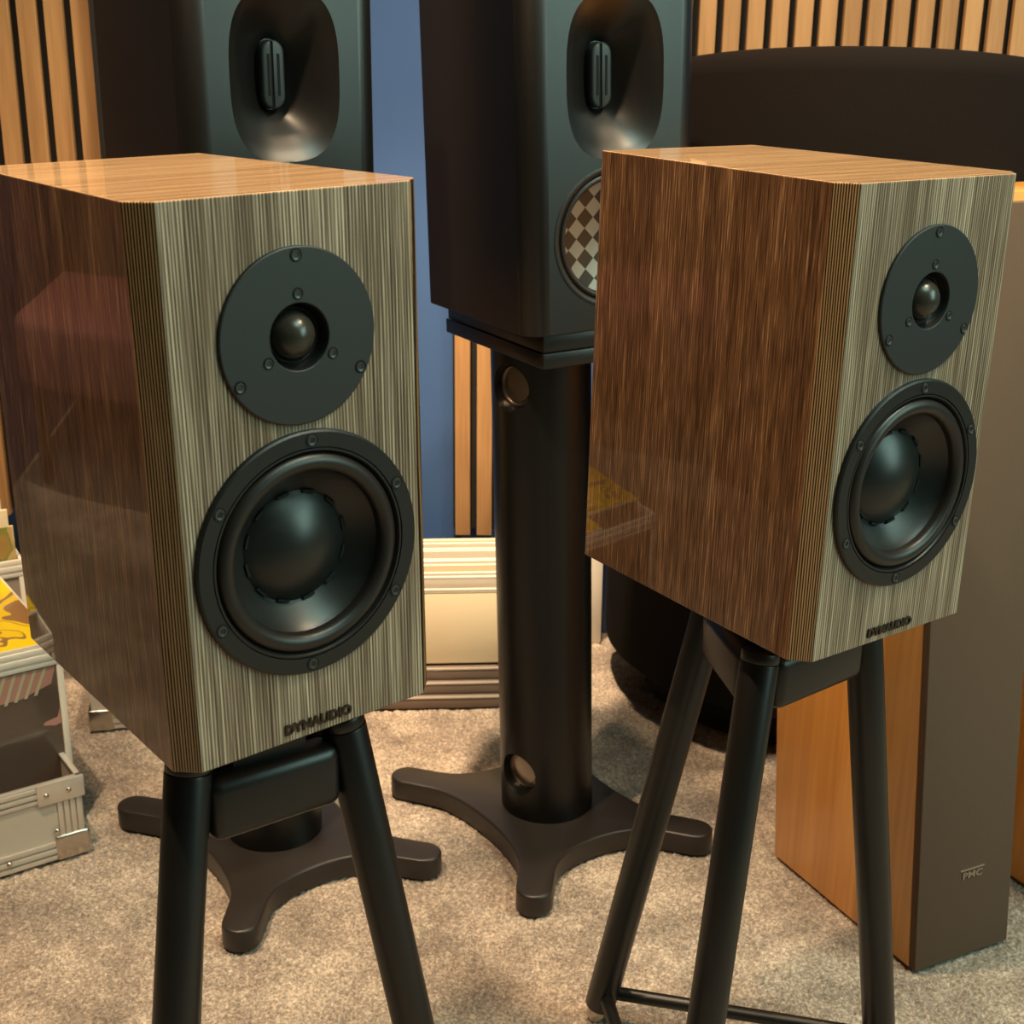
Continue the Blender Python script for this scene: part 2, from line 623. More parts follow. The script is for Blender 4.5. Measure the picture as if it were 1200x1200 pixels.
slat_panel(-0.620 - 10 * 0.0392 + 0.0122, 2.16, 0.0, 10, 0.33, 2.66, 'oak slatted wall panel at the left edge, behind the left veneered speaker', frame_w=0.022)
slat_panel(-0.107, 2.434, 0.0, 2, 0.205, 2.66, 'narrow pair of oak slats on the blue wall beside the round black column')
slat_panel(0.2145, 2.434, 0.0, 16, 0.20, 2.66, 'wide oak slatted wall panel above the dark rounded chair at top right')

# ------------------------------------------------------------------ veneered bookshelf speakers
SW, SD, SH, CH, TAP = 0.2174, 0.2966, 0.385, 0.0147, 0.01435


def screw(parent, x, y, z, r=0.0040, name='screw'):
    bm = bmesh.new()
    add_lathe(bm, [(0, 0.0010), (r * 0.46, 0.0010), (r * 0.50, -0.0001), (r * 0.80, -0.0004), (r * 0.86, 0.0002), (r * 0.94, 0.0002), (r, -0.0002), (r * 1.02, 0.0008)], 20)
    o = obj(name, bm, 'screw', parent, smooth=True, auto=35, matrix=Matrix.Translation((x, y, z)))
    lathe('socket', [(0, 0), (r * 0.44, 0.0)], 'slot', o, (0, 0.0006, 0), 6)
    lathe('recess', [(r * 0.96, -0.0001), (r * 1.16, -0.0001)], 'slot', o, (0, 0.0001, 0), 24)
    return o


def make_bookshelf(mw, label):
    root = empty('bookshelf_speaker', mw, label, 'speaker', 'veneered bookshelf speakers')
    h = SW / 2
    pts = [(-h + CH, 0), (h - CH, 0), (h, CH), (h - TAP, SD), (-h + TAP, SD), (-h, CH)]
    bm = bmesh.new()
    prism(bm, pts, 0, SH)
    bmesh.ops.bevel(bm, geom=bm.edges[:], offset=0.0010, segments=2, profile=0.5, affect='EDGES')
    bm.normal_update()
    for f in bm.faces:
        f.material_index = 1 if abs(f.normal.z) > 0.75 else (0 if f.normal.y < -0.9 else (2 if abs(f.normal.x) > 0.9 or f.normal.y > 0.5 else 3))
    cab = obj('cabinet', bm, ['veneer', 'veneer_top_lit', 'veneer_side_shaded', 'veneer_chamfer_shaded'], root, smooth=True, auto=12)
    c = bmesh.new()
    zt, zw = 0.2907, 0.1383
    for z, r, dpt in ((zt, 0.0230, 0.03), (zw, 0.0775, 0.07)):
        add_tube(c, (0, -0.02, z), (0, dpt, z), r, seg=72)
    boolean(cab, c)
    # tweeter
    tw = lathe('tweeter_plate', [(0.0222, 0.010), (0.0222, 0.0), (0.0226, -0.0024), (0.0232, -0.0028), (0.0585, -0.0028), (0.0594, -0.0022), (0.0596, 0.0004)], 'plate', root, (0, 0, zt), 96, 30)
    lathe('tweeter_well', [(0.0222, 0.0005), (0.0212, 0.0060), (0.0190, 0.0085), (0.0180, 0.0088)], 'rim', tw, (0, 0, 0), 64)
    lathe('surround_ring', [(0.0200, 0.0100), (0.0190, 0.0055), (0.0182, 0.0048), (0.0172, 0.0058), (0.0166, 0.0078)], 'rubber', tw, (0, 0, 0), 64)
    lathe('dome', [(0.0168 * math.sin(a), 0.0078 - 0.0150 * (math.cos(a) - math.cos(R(80))) / (1 - math.cos(R(80)))) for a in [R(80) * k / 14 for k in range(14, -1, -1)]], 'dome', tw, (0, 0, 0), 48, 80)
    for a in (90, -30, 210):
        screw(tw, 0.0537 * math.cos(R(a)), -0.0030, 0.0537 * math.sin(R(a)), 0.0040)
        screw(tw, 0.0286 * math.cos(R(a)), -0.0030, 0.0286 * math.sin(R(a)), 0.0036)
    # woofer
    wf = lathe('woofer_frame', [(0.0715, 0.0100), (0.0725, 0.0010), (0.0735, -0.0026), (0.0742, -0.0036), (0.0756, -0.0036), (0.0758, -0.0018), (0.0764, -0.0018), (0.0766, -0.0038), (0.0868, -0.0040), (0.0882, -0.0030), (0.0887, 0.0004)], 'rim', root, (0, 0, zw), 96, 30)
    prof = [(0.0735 - 0.0002, -0.0020)]
    for k in range(13):
        a = PI * k / 12
        prof.append((0.0655 + 0.0065 * math.cos(a), 0.0010 - 0.0062 * math.sin(a)))
    prof.append((0.0585, 0.0035))
    lathe('rubber_surround', prof, 'rubber', wf, (0, 0, 0), 96, 60)
    cone = [(0.0600, 0.0022)]
    for k in range(11):
        s = k / 10
        cone.append((0.0592 - 0.0187 * s, 0.0030 + 0.0165 * s ** 0.85))
    lathe('cone', cone, 'cone', wf, (0, 0, 0), 96, 60)
    dome = []
    for k in range(17):
        s = 1 - k / 16
        dome.append((0.0405 * s, 0.0192 - 0.0150 * (1 - s ** 2)))
    lathe('dust_cap', dome, 'cone', wf, (0, 0, 0), 96, 80)
    bm = bmesh.new()
    for k in range(12):
        a0 = R(30 * k - 7 + 12)
        prev = None
        for j in range(7):
            a = a0 + R(14) * j / 6
            ps = [bm.verts.new((r * math.cos(a), y, r * math.sin(a))) for r, y in ((0.0392, 0.0170), (0.0392, 0.0184), (0.0411, 0.0184), (0.0411, 0.0170))]
            if prev:
                for i in range(4):
                    bm.faces.new((prev[i], prev[(i + 1) % 4], ps[(i + 1) % 4], ps[i]))
            prev = ps
    sl = obj('cone_slots', bm, 'slot', wf)
    for k in range(6):
        a = R(90 + 60 * k - 3)
        screw(wf, 0.0816 * math.cos(a), -0.0042, 0.0816 * math.sin(a), 0.0042)
    lg = text_mesh('logo', 'DYNAUDIO', 0.0102, 0.0006, 'logo', root, Matrix.Translation((0, -0.0008, 0.0065)) @ FACE, offset=0.00045, sx=1.0)
    w = max(v.co.x for v in lg.data.vertices) - min(v.co.x for v in lg.data.vertices)
    for v in lg.data.vertices:
        v.co.x *= 0.0565 / w
    return root


MW_L = frame(-0.13973, 0.91085, 0.6008, 0.70364, -0.0088, -0.0100)
MW_R = frame(0.32186, 1.10537, 0.5942, 0.6370, 0.0081, 0.0106)
spk = make_bookshelf(MW_L, 'striped veneer bookshelf speaker on the left, the larger one in view')
s2 = copy_tree(spk)
s2.matrix_world = MW_R
s2['label'] = 'striped veneer bookshelf speaker on the right, in front of the orange cabinet'

# ------------------------------------------------------------------ tripod stands


def make_tripod(tops, feet, ztop, zplate, label, zp0, cap):
    """tops/feet: axis points of the three legs at cap height and on the floor"""
    cx = sum(t[0] for t in tops) / 3; cy = sum(t[1] for t in tops) / 3
    mw = Matrix.Translation((cx, cy, 0))
    root = empty('speaker_stand', mw, label, 'speaker stand', 'black tripod speaker stands')
    r = 0.0176
    T = [Vector((t[0] - cx, t[1] - cy, ztop)) for t in tops]
    F = [Vector((f[0] - cx, f[1] - cy, 0)) for f in feet]
    TC = [t + (t - f) * (cap / (t.z - f.z)) for t, f in zip(T, F)]
    for t, f in zip(TC, F):
        d = (t - f).normalized()
        foot = f + d * (0.020 / d.z)
        body_top = t - d * 0.010
        lg = tube('leg', foot, body_top, r, 'stand', root, seg=40, bevel=0.0012)
        tube('leg_cap', body_top, t, r * 0.98, 'stand', lg, seg=40, bevel=0.0015)
        tube('foot', f + Vector((0, 0, 0.0005)), foot, 0.0125, 'steel', lg, seg=24, bevel=0.001)
    for i in range(3):
        a, b = T[i], T[(i + 1) % 3]
        d = (b - a); L = d.length; d.normalize()
        yaw = math.atan2(d.y, d.x)
        mid = (a + b) / 2
        bm = bmesh.new()
        add_box(bm, -L / 2 + r * 0.6, L / 2 - r * 0.6, -0.0155, 0.0155, -0.054, -0.001, 0.011, 5)
        obj('top_beam', bm, 'stand', root, smooth=True, auto=40, matrix=Matrix.Translation(mid) @ Matrix.Rotation(yaw, 4, 'Z'))
        bar = lambda k: F[k] * 0.93 + T[k] * 0.07
        tube('floor_bar', bar(i), bar((i + 1) % 3), 0.0078, 'stand', root, seg=24)
    c = (T[0] + T[1] + T[2]) / 3
    bm = bmesh.new()
    pts = []
    for t in T:
        d = Vector((t.x - c.x, t.y - c.y)).normalized()
        s = Vector((-d.y, d.x))
        k = (Vector((t.x - c.x, t.y - c.y)).length - 0.030)
        for sg in (-1, 1):
            p = Vector((c.x, c.y)) + d * k + s * 0.020 * sg
            pts.append((p.x, p.y))
    prism(bm, pts, ztop - 0.004, zp0, bevel=0.001)
    obj('top_plate', bm, 'stand', root)
    return root


make_tripod([(-0.2371, 0.9084), (-0.1304, 0.9852), (-0.2641, 1.0381)], [(-0.2773, 0.8029), (-0.0344, 1.0068), (-0.3303, 1.1217)],
            0.561, 0.600, 'black tubular tripod stand under the left veneered speaker', 0.5990, 0.017)
make_tripod([(0.2194, 1.1333), (0.3317, 1.2244), (0.1948, 1.2649)], [(0.1575, 1.0265), (0.4145, 1.279), (0.1029, 1.3525)],
            0.561, 0.594, 'black tubular tripod stand under the right veneered speaker', 0.5925, 0.006)

# ------------------------------------------------------------------ black column stands and black speakers


def star_outline(hx, hy, fr=0.024, neck=0.045, pull=0.56):
    cs = [(-hx, -hy), (hx, -hy), (hx, hy), (-hx, hy)]
    pts = []
    info = []
    for cx_, cy_ in cs:
        d = Vector((cx_, cy_)).normalized()
        c = Vector((cx_, cy_)) - d * fr
        info.append((c, d, Vector((-d.y, d.x))))
    for k in range(4):
        c, d, s = info[k]
        for j in range(9):
            a = R(-90 + 180 * j / 8)
            p = c + d * (fr * math.cos(a)) + s * (fr * math.sin(a))
            pts.append((p.x, p.y))
        c2, d2, s2_ = info[(k + 1) % 4]
        p0 = c - d * neck + s * fr * 1.02
        p3 = c2 - d2 * neck - s2_ * fr * 1.02
        m = (p0 + p3) / 2
        for j in range(13):
            u = j / 12
            p1 = p0 - d * 0.055
            p2 = p3 - d2 * 0.055
            p = p0 * (1 - u) ** 3 + p1 * 3 * u * (1 - u) ** 2 + p2 * 3 * u * u * (1 - u) + p3 * u ** 3
            pts.append((p.x, p.y))
    return pts


COLR, BASE_T = 0.065, 0.033
PORT_A = -37.0


def make_column_stand(x, y, yaw, lean, label, plate_w, plate_d, twist=0.0, dx=0.0):
    root = empty('column_stand', frame(x, y, 0, yaw), label, 'speaker stand', 'black column stands behind')
    bm = bmesh.new()
    prism(bm, star_outline(0.150, 0.190), 0.001, BASE_T, bevel=0.004, seg=3)
    obj('base_plate', bm, 'base', root, smooth=True, auto=40)
    ml = Matrix.Rotation(-yaw, 4, 'Z') @ Matrix.Rotation(lean, 4, 'Y') @ Matrix.Rotation(yaw, 4, 'Z')
    ml = Matrix.Translation((0, 0, BASE_T)) @ ml @ Matrix.Translation((0, 0, -BASE_T))
    bm = bmesh.new()
    add_tube(bm, (0, 0, BASE_T - 0.002), (0, 0, 0.706), COLR, seg=96)
    col = obj('column', bm, 'column', root, smooth=True, auto=40)
    c = bmesh.new()
    ang = math.radians(-131) - yaw
    nrm = Vector((math.cos(ang), math.sin(ang), 0))
    for z in (0.103, 0.655):
        add_tube(c, nrm * 0.045 + Vector((0, 0, z)), nrm * 0.09 + Vector((0, 0, z)), 0.026, 0.037, seg=40)
    boolean(col, c)
    col.data.set_sharp_from_angle(angle=R(40))
    col.matrix_local = ml
    for z in (0.103, 0.655):
        q = nrm.to_track_quat('-Y', 'Z').to_matrix().to_4x4()
        lathe('cable_port', [(0.0258, -0.0030), (0.0250, 0.0000), (0.0215, 0.000), (0.0205, -0.002), (0.0, -0.003)], 'darksteel', col, seg=40,
              matrix=Matrix.Translation(nrm * 0.0455 + Vector((0, 0, z))) @ q)
    ml = Matrix.Translation((0, 0, 0)) @ Matrix.Rotation(-yaw, 4, 'Z') @ Matrix.Translation((dx, 0, 0)) @ Matrix.Rotation(yaw, 4, 'Z') @ ml @ Matrix.Rotation(twist, 4, 'Z')
    tp = box('lower_top_plate', (-plate_w / 2, plate_w / 2, -plate_d / 2, plate_d / 2, 0.705, 0.7235), 'satin', root, bevel=0.0015, matrix=ml)
    box('upper_top_plate', (-plate_w / 2 + .002, plate_w / 2 - .002, -plate_d / 2 + .003, plate_d / 2 - .003, 0.724, 0.745), 'satin', root, bevel=0.0015, matrix=ml)
    return root, frame(x, y, 0, yaw) @ ml


BW, BD, BH = 0.232, 0.277, 0.42


def make_monitor(mw, label):
    root = empty('monitor_speaker', mw @ Matrix.Translation((0, 0, 0.7455)), label, 'speaker', 'black speakers on column stands')
    pts = []
    r = 0.027
    hx, hy = BW / 2, BD / 2
    for cx_, cy_, a0, rr in ((hx, hy, 0, 0.008), (-hx, hy, 90, 0.008), (-hx, -hy, 180, r), (hx, -hy, 270, r)):
        sx_, sy_ = (1 if cx_ > 0 else -1), (1 if cy_ > 0 else -1)
        for j in range(9):
            a = R(a0 + 90 * j / 8)
            pts.append((cx_ - sx_ * rr + rr * math.cos(a), cy_ - sy_ * rr + rr * math.sin(a)))
    bm = bmesh.new()
    prism(bm, pts, 0, BH, bevel=0.002)
    cab = obj('cabinet', bm, 'satin', root, smooth=True, auto=30)
    # waveguide: lofted oval funnel
    zc, zw = 0.288, 0.108
    ax, az, bx, bz = 0.0640, 0.0900, 0.0150, 0.0375
    depth = 0.044

    def ring(s, y, n=64):
        e = 2.9 * (1 - s) + 2.6 * s
        px_, pz_ = ax * (1 - s) + bx * s, az * (1 - s) + bz * s
        out = []
        for i in range(n):
            a = 2 * PI * i / n
            ca, sa = math.cos(a), math.sin(a)
            out.append((px_ * math.copysign(abs(ca) ** (2 / e), ca), y, pz_ * math.copysign(abs(sa) ** (2 / e), sa)))
        return out
    c = bmesh.new()
    add_tube(c, (0, -hy - 0.02, zw), (0, -hy + 0.06, zw), 0.0790, seg=96)
    boolean(cab, c)
    c = bmesh.new()
    K = 14
    prof = [(-0.09, -0.02)] + [(-0.02 + 1.02 * (k / K), 0.0010 + (depth - 0.001) * (k / K) ** 1.32 - 0.0012 * (k == 0)) for k in range(K + 1)]
    rings = []
    for s, y in prof:
        rings.append([c.verts.new((p[0], -hy + p[1], p[2] + zc)) for p in ring(max(s, -0.02) if y >= -0.001 else -0.02, y)])
    for p, n in zip(rings, rings[1:]):
        for i in range(64):
            c.faces.new((p[i], p[(i + 1) % 64], n[(i + 1) % 64], n[i]))
    c.faces.new(rings[0][::-1]); c.faces.new(rings[-1])
    boolean(cab, c)
    cab.data.set_sharp_from_angle(angle=R(38))
    cab.data.polygons.foreach_set('use_smooth', [p.area < 0.0030 for p in cab.data.polygons])
    # ribbon tweeter: rounded frame, two grille bars, slot
    def stadium(bm, hw, hh_, y0, y1, bev, ox=0):
        p = []
        for cz, a0 in ((hh_ - hw, 0), (-(hh_ - hw), 180)):
            for j in range(11):
                a = R(a0 + 180 * j / 10)
                p.append((ox + hw * math.cos(a), cz + hw * math.sin(a)))
        lo = [bm.verts.new((x, y1, z)) for x, z in p]
        hi = [bm.verts.new((x, y0, z)) for x, z in p]
        bm.faces.new(lo); f = bm.faces.new(hi[::-1])
        for i in range(len(p)):
            bm.faces.new((lo[i], lo[(i + 1) % len(p)], hi[(i + 1) % len(p)], hi[i]))
        bmesh.ops.recalc_face_normals(bm, faces=bm.faces[:])
        if bev:
            es = list(f.edges)
            bmesh.ops.bevel(bm, geom=es, offset=bev, segments=3, profile=0.5, affect='EDGES')
    yb = -hy + depth
    bm = bmesh.new(); stadium(bm, 0.0135, 0.0365, yb - 0.014, yb + 0.001, 0.003)
    rb = obj('ribbon_tweeter', bm, 'ribbon', root, smooth=True, auto=40, matrix=Matrix.Translation((0, 0, zc)))
    for sx_ in (-0.0058, 0.0058):
        box('ribbon_slot', (sx_ - 0.0015, sx_ + 0.0015, yb - 0.0144, yb - 0.0120, -0.022, 0.022), 'slot', rb)
    box('centre_bar', (-0.0012, 0.0012, yb - 0.0162, yb - 0.013, -0.0350, 0.0350), 'ribbon', rb, bevel=0.0006)
    box('centre_gap', (-0.0030, -0.0012, yb - 0.0145, yb - 0.013, -0.0352, 0.0352), 'slot', rb)
    # woofer
    M0 = Matrix.Translation((0, -hy, zw))
    wf = lathe('woofer_frame', [(0.0735, 0.010), (0.0745, 0.002), (0.0770, -0.0008), (0.0800, -0.0012), (0.0822, -0.0008), (0.0826, 0.0005)], 'rim', root, seg=96, matrix=M0)
    prof = [(0.0745, 0.0030)] + [(0.0700 + 0.0040 * math.cos(PI * k / 8), 0.005 - 0.0040 * math.sin(PI * k / 8)) for k in range(9)] + [(0.0655, 0.008)]
    lathe('rubber_surround', prof, 'rubber', wf, seg=96)
    lathe('cone', [(0.0668 * (1 - k / 10), 0.0070 + 0.006 * math.sin(PI / 2 * k / 10)) for k in range(11)], 'checker', wf, seg=96, auto=80)
    return root


LEAN_R = -0.030
_, mR = make_column_stand(0.052, 1.779, R(33.0), LEAN_R, 'black round-column stand with star base, beside the cream record crate', 0.190, 0.264, R(-4.5), 0.0215)
_, mL = make_column_stand(-0.327, 1.700, R(36.5), 0.0, 'black round-column stand with star base, seen between the legs of the left tripod', 0.190, 0.264, R(-2.5), -0.002)
mon = make_monitor(mR, 'tall black speaker with chequered cone partly hidden by the right veneered speaker')
m2 = copy_tree(mon)
m2.matrix_world = mL @ Matrix.Translation((0, 0, 0.7455))
m2['label'] = 'tall black speaker with oval waveguide rising behind the left veneered speaker'

# ------------------------------------------------------------------ slanted floorstanding speakers


def make_floorstander(x, y, yaw, label, with_badge=True, h=0.922):
    mw = frame(x, y, 0, yaw)
    root = empty('floorstanding_speaker', mw, label, 'speaker', 'cherry floorstanding speakers')
    w, d, sl = 0.150, 0.285, 0.085
    bm = bmesh.new()
    z0 = 0.004
    v = []
    for x_ in (0.0, w):
        for (yy, zz) in ((0.012, z0), (d, z0), (d + sl, h), (0.012 + sl, h)):
            v.append(bm.verts.new((x_, yy, zz)))
    for qd in ((0, 1, 2, 3), (7, 6, 5, 4), (0, 4, 5, 1), (1, 5, 6, 2), (2, 6, 7, 3), (3, 7, 4, 0)):
        bm.faces.new([v[i] for i in qd])
    bmesh.ops.recalc_face_normals(bm, faces=bm.faces[:])
    bmesh.ops.bevel(bm, geom=bm.edges[:], offset=0.0012, segments=2, profile=0.5, affect='EDGES')
    obj('cabinet', bm, 'cherry', root, smooth=True, auto=35)
    sh = sl / h
    bm = bmesh.new()
    add_box(bm, 0.0, w, 0.0, 0.0115, z0, h - 0.010, 0.002, 2)
    for vv in bm.verts:
        vv.co.y += sh * vv.co.z
    g = obj('grille', bm, 'grille', root, smooth=True, auto=35)
    if with_badge:
        mt = Matrix.Translation((0.084, -0.0008 + sh * 0.110, 0.110)) @ FACE
        text_mesh('badge', 'PMC', 0.013, 0.0006, 'silver', g, mt, offset=0.0001, sx=1.25)
        box('badge_bar', (0.065, 0.103, -0.0010 + sh * 0.121, 0.0008 + sh * 0.121, 0.1205, 0.1225), 'silver', g)
    return root


make_floorstander(0.494, 1.433, R(26.5), 'cherry floorstanding speaker with tall grey-brown grille and badge, right foreground')
make_floorstander(0.725, 1.555, R(27.0), 'cherry floorstanding speaker mostly out of frame at the right edge', False, 0.895)

# ------------------------------------------------------------------ barrel chair at the back right
CX, CY, CR = 0.522, 2.305, 0.359


def make_chair():
    root = empty('barrel_chair', Matrix.Translation((CX, CY - 0.03, 0)), 'dark brown upholstered barrel chair seen from behind, below the wide slat panel', 'chair')
    bm = bmesh.new()
    n = 72
    secs = []
    CYR = CR * 0.30                      # squashed depth keeps it clear of the wall
    for i in range(n + 1):
        a = R(-100 - 88 + 176 * i / n)
        off = (math.degrees(a) + 100) / 40
        zt = 1.067 - 0.0125 * off * off
        prof = [(CR - 0.001, 0.085), (CR, 0.10), (CR, zt - 0.030), (CR - 0.006, zt - 0.012), (CR - 0.020, zt - 0.002), (CR - 0.036, zt), (CR - 0.060, zt - 0.008), (CR - 0.075, zt - 0.03), (CR - 0.080, 0.40), (CR - 0.08, 0.085)]
        secs.append([bm.verts.new((r * math.cos(a), max(r * math.sin(a), -9), z)) for r, z in prof])
    for p, q_ in zip(secs, secs[1:]):
        for i in range(len(p) - 1):
            bm.faces.new((p[i], q_[i], q_[i + 1], p[i + 1]))
        bm.faces.new((p[-1], q_[-1], q_[0], p[0]))
    bm.faces.new(secs[0]); bm.faces.new(secs[-1][::-1])
    bmesh.ops.recalc_face_normals(bm, faces=bm.faces[:])
    obj('backrest', bm, 'clothb', root, smooth=True, auto=50)
    bm = bmesh.new()
    pts = [((CR - 0.085) * math.cos(R(180 + k * 10)), (CR - 0.085) * math.sin(R(180 + k * 10))) for k in range(19)] + [(0.26, 0.13), (-0.26, 0.13)]
    prism(bm, pts, 0.10, 0.44, bevel=0.02, seg=3)
    obj('seat', bm, 'clothb', root, smooth=True, auto=40)
    bm = bmesh.new()
    pts = [((CR - 0.065) * math.cos(R(190 + k * 10)), (CR - 0.075) * math.sin(R(190 + k * 10))) for k in range(17)] + [(0.24, 0.12), (-0.24, 0.12)]
    prism(bm, pts, 0.002, 0.088, bevel=0.002)
    obj('plinth', bm, 'felt', root)
    return root


make_chair()

# ------------------------------------------------------------------ flight cases and record crates


def rivet(parent, x, y, z):
    lathe('rivet', [(0.0, -0.0022), (0.0022, -0.0018), (0.0036, -0.0004), (0.004, 0.0008)], 'steel', parent, (x, y, z), 16)


def make_case(mw, label, w, d, h, t=0.004):
    """open aluminium tray: origin at the front-right bottom corner, x to the left is negative"""
    root = empty('flight_case', mw, label, 'case', 'aluminium flight cases')
    bm = bmesh.new()
    for dims in ((-w, 0, 0, t), (-w, 0, d - t, d), (-w, -w + t, t, d - t), (-t, 0, t, d - t)):
        add_box(bm, dims[0], dims[1], dims[2], dims[3], 0.003, h - 0.004)
    add_box(bm, -w + t, -t, t, d - t, 0.003, 0.008)
    obj('shell', bm, 'alupanel', root)
    # ribbed profiles, bottom and top, on the front and the right-hand side
    for z0, z1 in ((0.004, 0.034), (h - 0.026, h)):
        for k in range(3):
            a = z0 + (z1 - z0) * k / 3
            b = z0 + (z1 - z0) * (k + 0.72) / 3
            e = 0.0035 if k == 1 else 0.0026
            box('edge_profile', (-w - e, e, -e, 0, a, b), 'alu', root, bevel=0.0008)
            box('edge_profile', (0, e, 0, d, a, b), 'alu', root, bevel=0.0008)
    box('top_lip', (-w, 0.002, -0.002, t + 0.002, h - 0.003, h + 0.001), 'alu', root, bevel=0.0008)
    box('top_lip', (-t - 0.002, 0.002, 0, d, h - 0.003, h + 0.001), 'alu', root, bevel=0.0008)
    for k in range(4):
        box('corner_profile', (-0.034 + k * 0.0085, -0.034 + k * 0.0085 + 0.0065, -0.0022, 0, 0.034, h - 0.026), 'alu', root, bevel=0.0006)
    box('corner_bracket', (-0.042, 0.0052, -0.0052, 0.034, 0.002, 0.040), 'steel', root, bevel=0.004, seg=3)
    pl = box('rivet_plate', (-0.060, 0.004, -0.0050, 0.0, h - 0.030, h + 0.002), 'alu', root, bevel=0.002)
    for x_ in (-0.048, -0.018):
        rivet(pl, x_, -0.0052, h - 0.015)
    rivet(root, -0.105, -0.0042, 0.019)
    rivet(root, -0.038, -0.0042, 0.048)
    return root


YC = R(34.65)
mc1 = frame(-0.587, 1.681, 0, YC) @ Matrix.Translation((0.002, 0, 0))
make_case(mc1, 'open aluminium flight case with riveted corners, holding records at left', 0.54, 0.390, 0.121)
YC2 = R(12)
case2_w = 0.42
mc2 = frame(-0.677, 2.030, 0, YC2) @ Matrix.Translation((case2_w, 0, 0))
c2 = make_case(mc2, 'aluminium flight case on the carpet behind the left veneered speaker', case2_w, 0.30, 0.12)
box('corner_bracket', (-case2_w - 0.0052, -case2_w + 0.034, -0.0052, 0.034, 0.002, 0.040), 'steel', c2, bevel=0.004, seg=3)


def ribbon_print(parent, polys, y, mat):
    """flat print: thin polygons in the xz plane"""
    for poly in polys:
        bm = bmesh.new()
        lo = [bm.verts.new((x, y, z)) for x, z in poly]
        hi = [bm.verts.new((x, y + 0.0004, z)) for x, z in poly]
        bm.faces.new(lo); bm.faces.new(hi[::-1])
        for i in range(len(poly)):
            bm.faces.new((lo[i], hi[i], hi[(i + 1) % len(poly)], lo[(i + 1) % len(poly)]))
        obj('print', bm, mat, parent)


def cover_mat(name, cols, scale, seed):
    m, nt, b = newmat(name)
    tc = N(nt, 'ShaderNodeTexCoord')
    mp = N(nt, 'ShaderNodeMapping')
    mp.inputs['Location'].default_value = (seed, seed * .7, 0)
    nt.links.new(tc.outputs['Object'], mp.inputs[0])
    no = N(nt, 'ShaderNodeTexNoise')
    no.inputs['Scale'].default_value = scale
    no.inputs['Detail'].default_value = 1.0
    no.inputs['Distortion'].default_value = 1.2
    nt.links.new(mp.outputs[0], no.inputs['Vector'])
    r = ramp(nt, cols)
    r.color_ramp.interpolation = 'CONSTANT'
    nt.links.new(no.outputs['Fac'], r.inputs[0])
    nt.links.new(r.outputs[0], b.inputs['Base Color'])
    setin(b, rough=0.3, coat=0.5, coatr=0.05)
    return m


MAT['yellow'] = cover_mat('yellow_illustrated_print', [(0.0, (0.30, 0.16, 0.06)), (0.36, (0.85, 0.60, 0.01)), (0.44, (0.30, 0.16, 0.06)), (0.47, (0.90, 0.66, 0.01)), (0.64, (0.78, 0.06, 0.12)), (0.67, (0.88, 0.62, 0.01))], 9, 2.2)
MAT['picture'] = cover_mat('green_brown_picture_print', [(0.0, (0.35, 0.22, 0.06)), (0.42, (0.22, 0.24, 0.05)), (0.5, (0.50, 0.36, 0.14)), (0.6, (0.62, 0.5, 0.3))], 18, 5.1)
MAT['pinkprint'] = plain('dusty_pink_print', (0.42, 0.22, 0.19), 0.3, coat=0.4)
MAT['greenprint'] = plain('pale_olive_print', (0.46, 0.42, 0.28), 0.3, coat=0.4)


def make_crate(mw, label, w, d, z0, z1, front='darkprint', rim='white'):
    """clear box of records: origin at its front-right corner"""
    root = empty('record_crate', mw, label, 'record box', 'record boxes')
    rt = 0.028
    bm = bmesh.new()
    for k in range(3):
        a = z1 - rt + rt * k / 3
        e = 0.0012 * (k % 2)
        add_box(bm, -w - e, e, -e, 0.006, a, a + rt / 3, 0.0012, 2)
    obj('front_rim', bm, rim, root, smooth=True, auto=35)
    bm = bmesh.new()
    add_box(bm, -0.006, 0.0005, 0.006, d, z1 - rt, z1, 0.0012, 2)
    add_box(bm, -w, -w + 0.006, 0.006, d, z1 - rt, z1, 0.0012, 2)
    add_box(bm, -w, 0, d - 0.006, d, z1 - rt, z1, 0.0012, 2)
    obj('side_rim', bm, rim, root, smooth=True, auto=35)
    for x_ in (-0.009, -w):
        for y_ in (0.0005, d - 0.01):
            box('corner_post', (x_, x_ + 0.009, y_, y_ + 0.009, z0, z1 - rt), rim, root, bevel=0.001)
    box('side_panel', (-0.003, -0.0005, 0.010, d - 0.010, z0, z1 - rt), 'carton', root)
    box('front_panel', (-w + 0.009, -0.009, 0.003, 0.006, z0, z1 - rt), front, root)
    return root


TOPZ = 0.285


def at(px, py, z):
    """point of the plane z seen at that pixel of the photograph (used to set out the shelf items)"""
    d = _fw + _r * ((px - 602.25) / FPX) - _u * ((py - 601.66) / FPX)
    return d * ((z - EYE) / d.z)


k = at(78, 776, TOPZ - 0.028)
mk = frame(k.x, k.y, 0, YC) @ Matrix.Translation((-0.005, 0, 0))
cr = make_crate(mk, 'clear record box with cream rim and dark sleeve in front, standing in the open case', 0.50, 0.37, 0.010, TOPZ)
